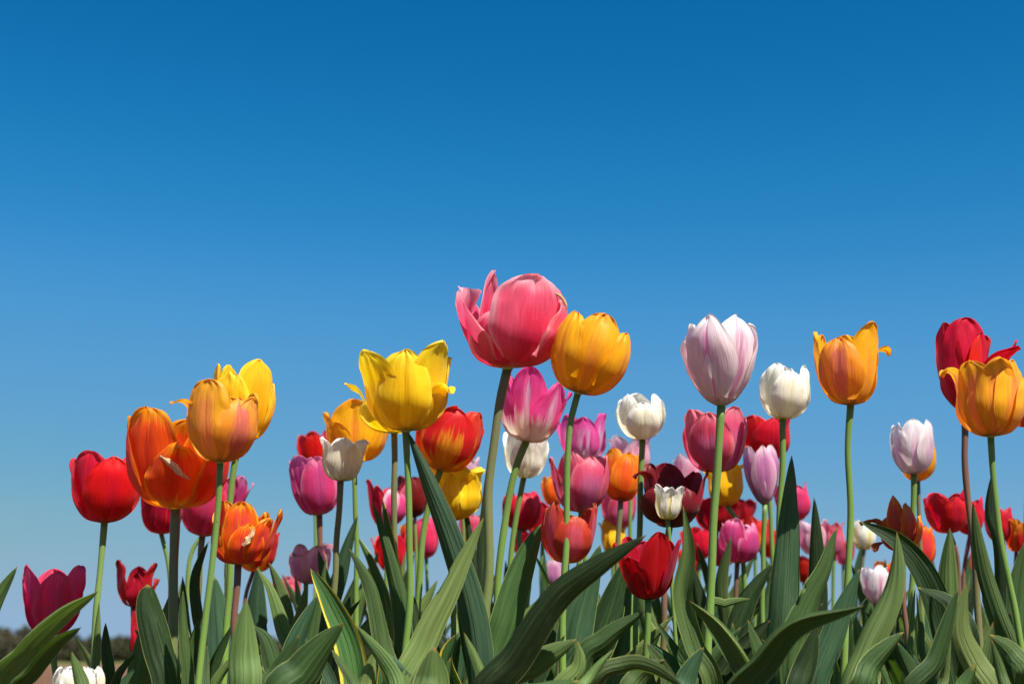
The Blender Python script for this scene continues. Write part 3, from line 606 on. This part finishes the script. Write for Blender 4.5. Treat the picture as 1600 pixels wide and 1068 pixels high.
tulip('rust red tulip with frayed rims in front of the salmon pink one', G, 'rust', 884, 784, 880, 84, 1.22,
      [(881, 930), (877, 1000), (872, 1060)], srad=6.0, smat='olive', crumple=.12, tilt=5,
      petals=[D(180, 'B', .8, .85), D(235, 'B', .7, .9), D(125, 'B', .7, .96), D(-50, 'A', .68, .98, rs=.95, tip=.55), D(72, 'B', .6, 1.0, rs=1.0, tip=.7), D(14, 'A', .84, .74, rs=1.04, tip=.45)])
tulip('round ivory tulip on a long stem above the maroon one', G, 'white', 1004, 615, 687, 74, 1.50,
      [(1001, 750), (998, 830), (996, 930)], srad=5.2, form='egg', phi=3, petals=None, jit=.8)
tulip('pale pink tulip behind the stem of the round ivory one', G, 'palepink', 985, 682, 745, 72, 1.95, [(985, 820), (985, 900)], srad=3.6, form='goblet', phi=15)
tulip('tangerine tulip with yellow rims left of the maroon one', G, 'orange3', 970, 703, 782, 64, 1.62,
      [(967, 830), (964, 900)], srad=4.6, form='cup', phi=10, smat='olive')
tulip('salmon tulip hanging low behind the tangerine one', G, 'salmon', 966, 765, 826, 54, 2.1, [(966, 880), (966, 940)], srad=3.4, form='cup', phi=0)
tulip('small yellow tulip beneath the salmon ones near the middle', G, 'yellow2', 958, 813, 866, 46, 2.1, [(958, 910), (958, 960)], srad=3.2, form='goblet', phi=20)
tulip('wide open maroon tulip, darkest bloom of all', G, 'maroon', 1046, 714, 824, 92, 1.46,
      [(1040, 870), (1038, 940)], srad=5.5, smat='red', toward=-2,
      petals=[D(178, 'B', .85, 1.0, rs=1.0), D(215, 'C', .5, .98, rs=.95), D(125, 'C', .8, .85, rs=1.25), D(85, 'C', .7, .82, rs=1.35, mat='deepred'), D(-78, 'K', .55, .78, rs=.85), D(-30, 'A', .85, .55, rs=1.05), D(35, 'A', .8, .52, rs=1.08)])
tulip('small white tulip with yellow stripe in front of the maroon one', G, 'whiteyel', 1043, 759, 812, 50, 1.36,
      [(1046, 840), (1050, 900)], srad=3.4, form='goblet', phi=4)
tulip('deep red open tulip, lowest of the middle, above the horizontal leaves', G, 'deepred', 1013, 832, 937, 92, 1.22,
      [(1012, 980), (1010, 1050)], srad=5.6, toward=1,
      petals=[D(180, 'C', .75, .9), D(230, 'C', .5, .95, rs=.9), D(130, 'C', .7, .9), D(74, [(.07,0),(.45,.06),(.78,.3),(1.0,.6),(1.16,.88)], .6, 1.0, tip=.5), D(-78, [(.07,0),(.45,.06),(.78,.3),(1.0,.6),(1.14,.84)], .45, 1.0, tip=.6), D(22, 'C', .70, .98, rs=.95, tip=.55, p=1.8, mid=.06),
              D(-44, [(.07,0),(.46,.06),(.75,.3),(.90,.5),(1.02,.62)], .6, 1.0, tip=.7)])
tulip('salmon red tulip behind the thick stem of the big pale lilac one', G, 'salmon', 1118, 640, 738, 98, 1.46,
      [(1114, 800), (1112, 900)], srad=4.6, form='cup', phi=-12)
tulip('bright red tulip behind the stem of the large white one', G, 'red', 1194, 648, 722, 86, 1.70, [(1204, 800), (1208, 900)], srad=4.2, form='cup', phi=20, tilt=6)
tulip('golden yellow tulip between the salmon red one and the slim mauve one', G, 'yellow2', 1136, 724, 790, 66, 1.72,
      [(1160, 830), (1162, 900)], srad=4.4, form='goblet', phi=28, tilt=4)
tulip('slim mauve bud-shaped tulip hanging under the bright red one', G, 'mauve', 1195, 693, 788, 56, 1.56,
      [(1194, 830), (1192, 900)], srad=4.2, form='tall', phi=-5, crumple=.06)
tulip('pink tulip behind the stem beside the tall blue-green leaf', G, 'magenta2', 1244, 756, 814, 56, 1.9, [(1240, 870), (1238, 940)], srad=3.4, form='cup', phi=15)
tulip('loose red tulip beneath the golden yellow one right of the middle', G, 'deepred', 1120, 776, 830, 78, 1.9, [(1112, 890), (1110, 940)], srad=3.4, smat='red', form='open', phi=40, crumple=.1)
tulip('scarlet tulip low behind the thick stem right of the middle', G, 'red', 1092, 822, 876, 48, 2.1, [(1092, 920), (1092, 980)], srad=3.2, form='cup')
tulip('two-toned magenta tulip with dark left side above the leaves right of the middle', G, 'magenta', 1152, 812, 880, 66, 1.70,
      [(1150, 920), (1149, 980)], srad=4, smat='red', form='egg', phi=30)
tulip('pale yellow and pink tulip peeping over the two-toned magenta one', G, 'flamed', 1180, 808, 862, 44, 2.1, [(1180, 910), (1180, 960)], srad=3, form='cup', phi=10)
tulip('small rose tulip behind the single upright leaf at the right', G, 'palepink', 1272, 812, 866, 50, 2.2, [(1270, 910), (1270, 960)], srad=3.2, form='open', phi=10)
tulip('small coral pink tulip right of the single upright leaf', G, 'salmon', 1303, 815, 868, 46, 2.2, [(1302, 910), (1302, 960)], srad=3.2, form='goblet', phi=20)
tulip('tiny red tulip low behind the wavy leaves at the right', G, 'crimson', 1256, 868, 910, 34, 2.4, [(1256, 950), (1256, 990)], srad=2.6, form='cup')
tulip('small ivory tulip with yellow base alone against the sky at right', G, 'whiteyel', 1350, 814, 859, 38, 2.2,
      [(1347, 890), (1344, 950)], srad=3.2, form='egg', phi=10, smat='olive')
tulip('smooth pinkish white tulip with pointed petals, in front of an orange one', G, 'paleice', 1428, 657, 741, 66, 1.50,
      [(1428, 780), (1426, 840), (1422, 1000)], srad=5.0,
      petals=[D(180, 'A', .8, .97), D(120, 'A', .8, .9), D(240, 'A', .8, .95), D(-5, 'A', .8, 1.0, rs=.93), D(-60, 'A', .72, .95, tip=.85, p=1.6), D(50, 'A', .9, 1.0, tip=.85, p=1.6)])
tulip('orange-yellow tulip half hidden behind the smooth pinkish white one', G, 'orangeyel', 1434, 674, 752, 60, 1.72, [(1436, 800), (1438, 880)], srad=3.8, form='egg', phi=10, smat='olive')
tulip('ragged burnt orange tulip with drooping petals above the arching leaf at right', G, 'brownor', 1408, 786, 862, 70, 1.42,
      [(1412, 900), (1414, 960)], srad=4.4, smat='red', crumple=.3, tilt=-4,
      petals=[D(180, 'B', .7, .8), D(-85, [(.07,0),(.5,.3),(.9,.62),(1.3,.66),(1.7,.60)], .42, 1.0), D(-70, [(.07,0),(.6,.2),(1.1,.2),(1.5,.1)], .3, 1.0), D(-20, [(.07,0),(.5,.2),(.6,.6),(.5,.9),(.4,1.15)], .45, 1.0, tip=.9),
              D(40, [(.07,0),(.6,.2),(.8,.5),(.7,.8),(.5,.95)], .65, 1.0), D(80, 'B', .6, .7, mat='orange2')])
tulip('small bright orange tulip behind the ragged burnt orange one', G, 'orange2', 1442, 820, 886, 44, 1.75, [(1442, 930), (1442, 990)], srad=3.4, form='cup', phi=10)
tulip('round red tulip with a yellowish base between two long stems at right', G, 'magred', 1484, 768, 833, 68, 1.62,
      [(1496, 870), (1500, 940)], srad=4, smat='red', form='cup', phi=12, toward=-3)
tulip('red tulip with one long petal dropping down at right', G, 'red', 1516, 776, 836, 46, 1.78,
      [(1508, 880), (1506, 940)], srad=3.6, smat='red', petals=[D(180, 'B', .8, .9), D(-60, 'B', .8, .9), D(0, 'B', .8, .85), D(60, 'B', .8, 1.0), D(120, 'B', .7, .95), D(25, [(.07,0),(.5,-.1),(.3,-.5),(.2,-1.0)], .5, 1.0)])
tulip('crimson pink tulip behind the bent green stem near the right edge', G, 'magred', 1562, 792, 846, 44, 1.85, [(1562, 900), (1562, 960)], srad=3.4, form='cup', phi=20)
tulip('frayed red and yellow tulip at the right edge', G, 'redorange', 1588, 812, 862, 40, 1.85, [(1586, 910), (1586, 960)], srad=3.4, form='open', phi=0, crumple=.4, smat='red')
tulip('white tulip flamed with pink low between the leaves at right', G, 'pw', 1368, 884, 944, 46, 1.72, [(1368, 980), (1368, 1030)], srad=3.6, form='tall', phi=10, tilt=-4)
tulip('tiny orange tulip peeping above the pink flamed white one', G, 'orange2', 1382, 876, 914, 30, 2.2, [(1382, 950), (1382, 990)], srad=2.8, form='cup')
tulip('pale lilac tulip low behind the big slanting leaf in the middle', G, 'mauve', 866, 872, 918, 34, 2.1, [(866, 960), (866, 1000)], srad=2.8, form='cup')
tulip('orange tulip cut by the right edge beside the orange streaked one', G, 'orange3', 1606, 600, 668, 60, 1.5, [(1606, 740), (1604, 860), (1602, 960)], srad=4.4, form='cup')

tulip('pale pink tulip peeping out between the maroon one and the salmon red one', G, 'palepink', 1072, 712, 770, 42, 1.95, [(1074, 830), (1075, 900)], srad=3, form='cup', phi=12)
tulip('crimson tulip touching the loose red one on its right side', G, 'crimson', 1152, 778, 832, 52, 2.15, [(1150, 880), (1150, 940)], srad=3, form='open', phi=-20, smat='red')
tulip('dull rose tulip half sunk in leaves beneath the flamed red and yellow one', G, 'salmon', 742, 800, 852, 44, 2.15, [(742, 900), (742, 960)], srad=3, form='cup', phi=20)
tulip('scarlet tulip low between the slim mauve one and the upright blue-green leaf', G, 'red', 1206, 826, 872, 36, 2.3, [(1206, 910), (1206, 960)], srad=2.8, form='cup', phi=-10)

for (lb, mt_, x_, t_, b_, w_, Y_, f_) in [
    ('rose tulip nearly lost behind the two-toned magenta one and a curved leaf', 'magenta2', 1128, 838, 886, 42, 2.2, 'cup'),
    ('blush pink tulip between the magenta one by the blue-green leaf and the coral pink one', 'palepink', 1232, 806, 850, 36, 2.3, 'open'),
    ('deep crimson tulip directly beneath the round cherry red one', 'crimson', 824, 828, 872, 42, 2.3, 'cup'),
    ('orange red tulip behind the lower stem of the large lemon yellow tulip', 'orange2', 640, 818, 862, 36, 2.3, 'cup'),
    ('rosy tulip behind the leaf tips right of the coral pink one', 'salmon', 1318, 842, 882, 34, 2.4, 'open'),
    ('red tulip sunk among leaves just right of the low deep red one', 'red', 1078, 858, 904, 40, 2.2, 'open')]:
    tulip(lb, G, mt_, x_, t_, b_, w_, Y_, [(x_, b_+50), (x_, b_+90)], srad=2.9, form=f_, phi=(x_*7) % 50)

# ---------------------------------------------------------------- leaves read off the photograph (base to tip)
leaf([(-45, 1068), (-15, 960), (27, 884)], 20, 1.15, a=(10, 20))
leaf([(-10, 1090), (35, 1010), (95, 955), (153, 923)], 30, 1.12, a=(30, 45), fold=-.45, mat='light', dy=-.05)
leaf([(15, 1100), (45, 1045), (85, 1000), (127, 979)], 26, 1.10, a=(40, 40), fold=-.45, dy=-.02)
leaf([(142, 1110), (128, 1060), (112, 1017)], 17, 1.08, a=(0, 20), fold=.5, mat='light')
leaf([(146, 1080), (152, 1000), (155, 940)], 10, 1.33, a=(10, 0), fold=.6, mat='light')
leaf([(172, 1080), (168, 1010), (165, 972)], 14, 1.30, a=(60, 30), mat='dark')
leaf([(268, 1090), (252, 1010), (236, 950), (230, 912)], 30, 1.16, a=(35, 20), fold=.35, mat='dark', tp=.45, blunt=3)
leaf([(216, 1080), (220, 1020), (226, 970)], 17, 1.48, a=(0, 0), fold=.2, mat='light')
leaf([(180, 1085), (198, 1040), (214, 1020)], 12, 1.30, a=(30, 40), fold=.4)
leaf([(296, 1090), (291, 1000), (286, 922)], 15, 1.14, a=(0, 30), fold=.5, wave=.3)
leaf([(330, 1060), (312, 960), (308, 900), (326, 845)], 16, 1.45, a=(20, 60), fold=.3, mat='dark', wave=.15)
leaf([(345, 1080), (348, 1000), (336, 900)], 30, 1.38, a=(-10, 20), fold=.35, mat='blue')
leaf([(372, 1060), (362, 960), (352, 868)], 15, 1.55, a=(0, 0), fold=.5, mat='light')
leaf([(376, 1100), (380, 1020), (385, 937)], 31, 1.05, a=(-5, 0), fold=.35, mat='light', blunt=1.5)
leaf([(402, 1080), (398, 980), (404, 884)], 26, 1.50, a=(10, -10), fold=.35, mat='blue')
leaf([(462, 1060), (445, 980), (425, 920), (401, 886)], 17, 1.32, a=(0, 20), fold=.4, mat='light')
leaf([(458, 1010), (440, 930), (420, 878)], 15, 1.50, a=(10, 0), fold=.4)
leaf([(446, 1090), (434, 1040), (418, 995), (394, 975)], 24, 1.14, a=(0, 50), fold=.4)
leaf([(404, 1100), (432, 1050), (468, 990)], 20, 1.07, a=(-25, 10), fold=.4)
leaf([(440, 1110), (475, 1050), (505, 1010), (537, 972)], 36, 1.04, a=(-20, 0), fold=.3, mat='leaf', blunt=1.6)
leaf([(470, 1080), (488, 970), (510, 868)], 15, 1.40, a=(0, -20), fold=.6)
leaf([(450, 1060), (470, 960), (482, 905)], 13, 1.45, a=(10, 0), fold=.5, mat='light')
leaf([(474, 980), (466, 935), (461, 898)], 8, 1.6, fold=.5, mat='light')
leaf([(560, 1100), (545, 1010), (515, 940), (485, 887)], 27, 1.17, a=(-15, 5), fold=-.35, mat='yel', label='leaf edged broadly in yellow')
leaf([(512, 1000), (535, 890), (559, 804)], 17, 1.48, a=(10, 30), fold=.4, mat='blue')
leaf([(618, 1090), (600, 1010), (585, 930), (568, 890), (545, 856)], 20, 1.17, a=(-10, 30), fold=.35, wave=.35, wf=2)
leaf([(606, 980), (585, 890), (558, 836)], 12, 1.55, a=(20, 0), fold=.5, mat='yel')
leaf([(634, 1080), (625, 960), (606, 870), (583, 785)], 20, 1.24, a=(10, -10), fold=.5, mat='leaf')
leaf([(625, 980), (612, 880), (597, 777)], 15, 1.34, a=(0, -15), fold=.4, mat='yel')
leaf([(652, 1090), (653, 1000), (644, 925)], 22, 1.30, a=(20, 0), fold=.4, mat='dark')
leaf([(752, 1110), (740, 970), (706, 850), (670, 755), (636, 672)], 27, 1.19, a=(-5, -15), fold=.35, mat='blue', wpk=.35, blunt=2.2)
leaf([(625, 1110), (664, 1000), (706, 915), (756, 808)], 24, 1.11, a=(10, 10), fold=.2, mat='light', blunt=1.6)
leaf([(752, 1100), (738, 1000), (716, 895)], 22, 1.21, a=(25, 10), fold=.4, mat='dark')
leaf([(745, 940), (736, 850), (722, 772)], 9, 1.5, fold=.5, mat='dark')
leaf([(748, 960), (756, 830), (760, 735)], 11, 1.5, a=(40, 20), fold=.5, mat='dark')
leaf([(681, 1110), (680, 1060), (678, 1009)], 40, 1.04, a=(0, 5), fold=.35, mat='leaf', blunt=1.5)
leaf([(722, 1090), (700, 1030), (712, 990)], 20, 1.18, a=(20, -30), fold=-.4, mat='yel')
leaf([(772, 1060), (792, 970), (818, 880), (845, 818)], 30, 1.24, a=(-15, 10), fold=.3, wave=.25, wf=2, mat='leaf', tp=.6)
leaf([(748, 1110), (800, 1020), (862, 930), (930, 880), (1010, 835)], 38, 1.08, a=(-25, -35), fold=.45, mat='dark', dy=-.06, wave=.1)
leaf([(888, 1080), (902, 980), (938, 850)], 34, 1.38, a=(0, -10), fold=.3, mat='blue')
leaf([(905, 1080), (945, 980), (978, 872)], 32, 1.45, a=(-30, 10), fold=.3, mat='dark')
leaf([(905, 1050), (945, 1000), (1006, 955)], 22, 1.18, a=(-20, 10), fold=.45, mat='leaf')
leaf([(790, 1085), (840, 1035), (901, 998)], 26, 1.08, a=(10, -20), fold=.4)
leaf([(800, 1110), (850, 1075), (905, 1062)], 24, 1.04, a=(10, -20), fold=.4, mat='leaf')
leaf([(925, 1085), (975, 1043), (1020, 1046), (1075, 1080)], 20, 1.08, a=(10, 30), fold=.4)
leaf([(898, 1110), (925, 1055), (959, 1013)], 13, 1.06, a=(20, 0), fold=.6, mat='light')
leaf([(1115, 1080), (1085, 1010), (1064, 930), (1072, 860), (1067, 788)], 22, 1.14, a=(-45, 40), fold=-.5, wave=.35, wf=2, mat='leaf')
leaf([(1105, 1060), (1100, 980), (1076, 870)], 20, 1.35, a=(30, 0), fold=.4, mat='dark')
leaf([(1195, 1100), (1165, 1030), (1125, 975), (1077, 938)], 32, 1.08, a=(-30, -45), fold=-.6, mat='leaf', wave=.12)
leaf([(1125, 1110), (1180, 1030), (1240, 968), (1352, 945)], 38, 1.02, a=(35, 50), fold=-.55, mat='leaf', dy=-.04, blunt=1.5)
leaf([(1226, 1060), (1228, 950), (1234, 850), (1237, 711)], 32, 1.28, a=(0, 0), fold=.45, mat='blue', blunt=2.0, wpk=.3, label='tall broad blue-green leaf')
leaf([(1277, 1000), (1276, 880), (1272, 776)], 19, 1.44, a=(10, 0), fold=.4, mat='dark', blunt=1.6)
leaf([(1232, 1050), (1262, 950), (1292, 890), (1308, 823)], 26, 1.23, a=(-20, 25), fold=.35, wave=.25, wf=1.6, mat='leaf')
leaf([(1272, 1100), (1305, 990), (1343, 888)], 26, 1.19, a=(-20, 10), fold=.4, mat='blue')
leaf([(1236, 1110), (1262, 1040), (1277, 975)], 24, 1.13, a=(0, 40), fold=.3, mat='dark', wave=.2)
leaf([(1145, 1030), (1165, 945), (1208, 878)], 22, 1.48, a=(-20, 10), fold=.4, mat='dark')
leaf([(1105, 965), (1135, 942), (1173, 935)], 9, 1.3, fold=.4, mat='light')
leaf([(1134, 980), (1126, 910), (1142, 838)], 14, 1.65, a=(20, -20), fold=.4, mat='leaf')
leaf([(1318, 1110), (1350, 1010), (1390, 920), (1401, 830)], 36, 1.14, a=(-35, -20), fold=.6, mat='light', wave=.08)
leaf([(1478, 1010), (1448, 910), (1405, 850), (1344, 814)], 26, 1.36, a=(0, 20), fold=-.35, mat='dark')
leaf([(1486, 1000), (1482, 900), (1484, 824)], 21, 1.38, a=(10, 0), fold=.35, mat='light')
leaf([(1600, 1060), (1562, 950), (1540, 880), (1520, 784)], 28, 1.22, a=(35, 20), fold=.65, mat='leaf')
leaf([(1562, 880), (1546, 800), (1553, 726)], 13, 1.3, a=(10, -20), fold=.5, mat='dark')
leaf([(1430, 1110), (1468, 1030), (1498, 918)], 22, 1.09, a=(10, 40), fold=.35, mat='leaf')
leaf([(1570, 1110), (1525, 1030), (1505, 980), (1510, 911)], 26, 1.10, a=(0, 30), fold=.35, mat='light')
leaf([(1335, 1100), (1368, 1040), (1413, 986)], 28, 1.07, a=(-10, 20), fold=.45)
leaf([(1428, 1060), (1426, 980), (1430, 918)], 8, 1.28, fold=.6, mat='light')
leaf([(1452, 1050), (1440, 980), (1432, 925)], 8, 1.22, fold=.6)
leaf([(1580, 1110), (1562, 1050), (1549, 998)], 14, 1.06, fold=.6)
leaf([(1600, 1080), (1585, 1020), (1545, 990)], 20, 1.12, a=(20, 30), fold=.3)
leaf([(1582, 1040), (1590, 940), (1602, 845)], 24, 1.45, a=(0, 10), fold=.3)
leaf([(1520, 1020), (1490, 940), (1432, 916)], 22, 1.20, a=(10, 40), fold=.3, mat='dark')
leaf([(985, 1110), (1000, 1060), (1040, 1030)], 24, 1.10, a=(0, 30), fold=.35)
leaf([(1060, 1110), (1075, 1060), (1100, 1010)], 22, 1.12, a=(10, 20), fold=.35, mat='blue')
leaf([(870, 1110), (905, 1040), (902, 1000)], 18, 1.15, a=(10, 20), fold=.35, mat='light')

# the thicket of blades low between the stems
rnd = random.Random(42)
for q in range(30):
    x = 235 + q*47 + rnd.uniform(-16, 16); ty = rnd.uniform(925, 1000); sw = rnd.choice([-1, 1])*rnd.uniform(10, 75); Yq = rnd.uniform(1.22, 1.5)
    leaf([(x - sw*.4, 1110), (x, ty*.45+1110*.55), (x + sw, ty)], rnd.uniform(17, 27), Yq, a=(rnd.uniform(-35, 35), rnd.uniform(-40, 40)),
         fold=rnd.choice([1, 1, -1])*rnd.uniform(.35, .6), wave=rnd.uniform(0, .25), wf=rnd.uniform(1, 2.5), mat=rnd.choice(['dark', 'dark', 'leaf', 'blue', 'light']))
for q in range(64):
    x = 470 + q*17.7 + rnd.uniform(-16, 16); ty = rnd.uniform(838, 925); sw = rnd.uniform(-45, 45); Yq = rnd.uniform(1.6, 2.1)
    leaf([(x - sw*.5, 1060), (x, ty*.5+530), (x + sw, ty)], rnd.uniform(11, 20), Yq, a=(rnd.uniform(-60, 60), rnd.uniform(-60, 60)),
         fold=rnd.uniform(.3, .6), wave=rnd.uniform(0, .25), mat=rnd.choice(['dark', 'leaf', 'blue', 'light']))
for q in range(46):
    x = 240 + q*30 + rnd.uniform(-18, 18); sw = rnd.choice([-1, 1])*rnd.uniform(8, 60); ty = rnd.uniform(965, 1035)
    leaf([(x - sw*.5, 1120), (x, ty*.5+560), (x + sw, ty)], rnd.uniform(11, 19), rnd.uniform(1.08, 1.3), a=(rnd.uniform(-30, 30), rnd.uniform(-50, 50)),
         fold=rnd.choice([1, 1, -1])*rnd.uniform(.3, .55), wave=rnd.uniform(0, .3), mat=rnd.choice(['dark', 'leaf', 'light', 'leaf', 'blue']))

# the remaining leaves of every tulip, round its own foot
for t in TULIPS:
    rnd = t['rnd']; near = t['Y'] < 1.40
    want = 3 if near else 4
    az0 = rnd.random()*6.28
    for q in range(max(1, want - t['n'])):
        az = az0 + q*2.4 + rnd.uniform(-.4, .4)
        top = t['top']
        ln = (rnd.uniform(.20, .26) if near else rnd.uniform(.27, .36)) * min(1.0, top/.42)
        auto_leaf(t, az, ln, rnd.uniform(.016, .027), (rnd.uniform(3, 10), rnd.uniform(14, 48)), rnd.uniform(.25, .6), rnd.uniform(0, .3),
                  rnd.choice(['leaf', 'leaf', 'blue', 'dark', 'light']), rnd.uniform(-50, 50))
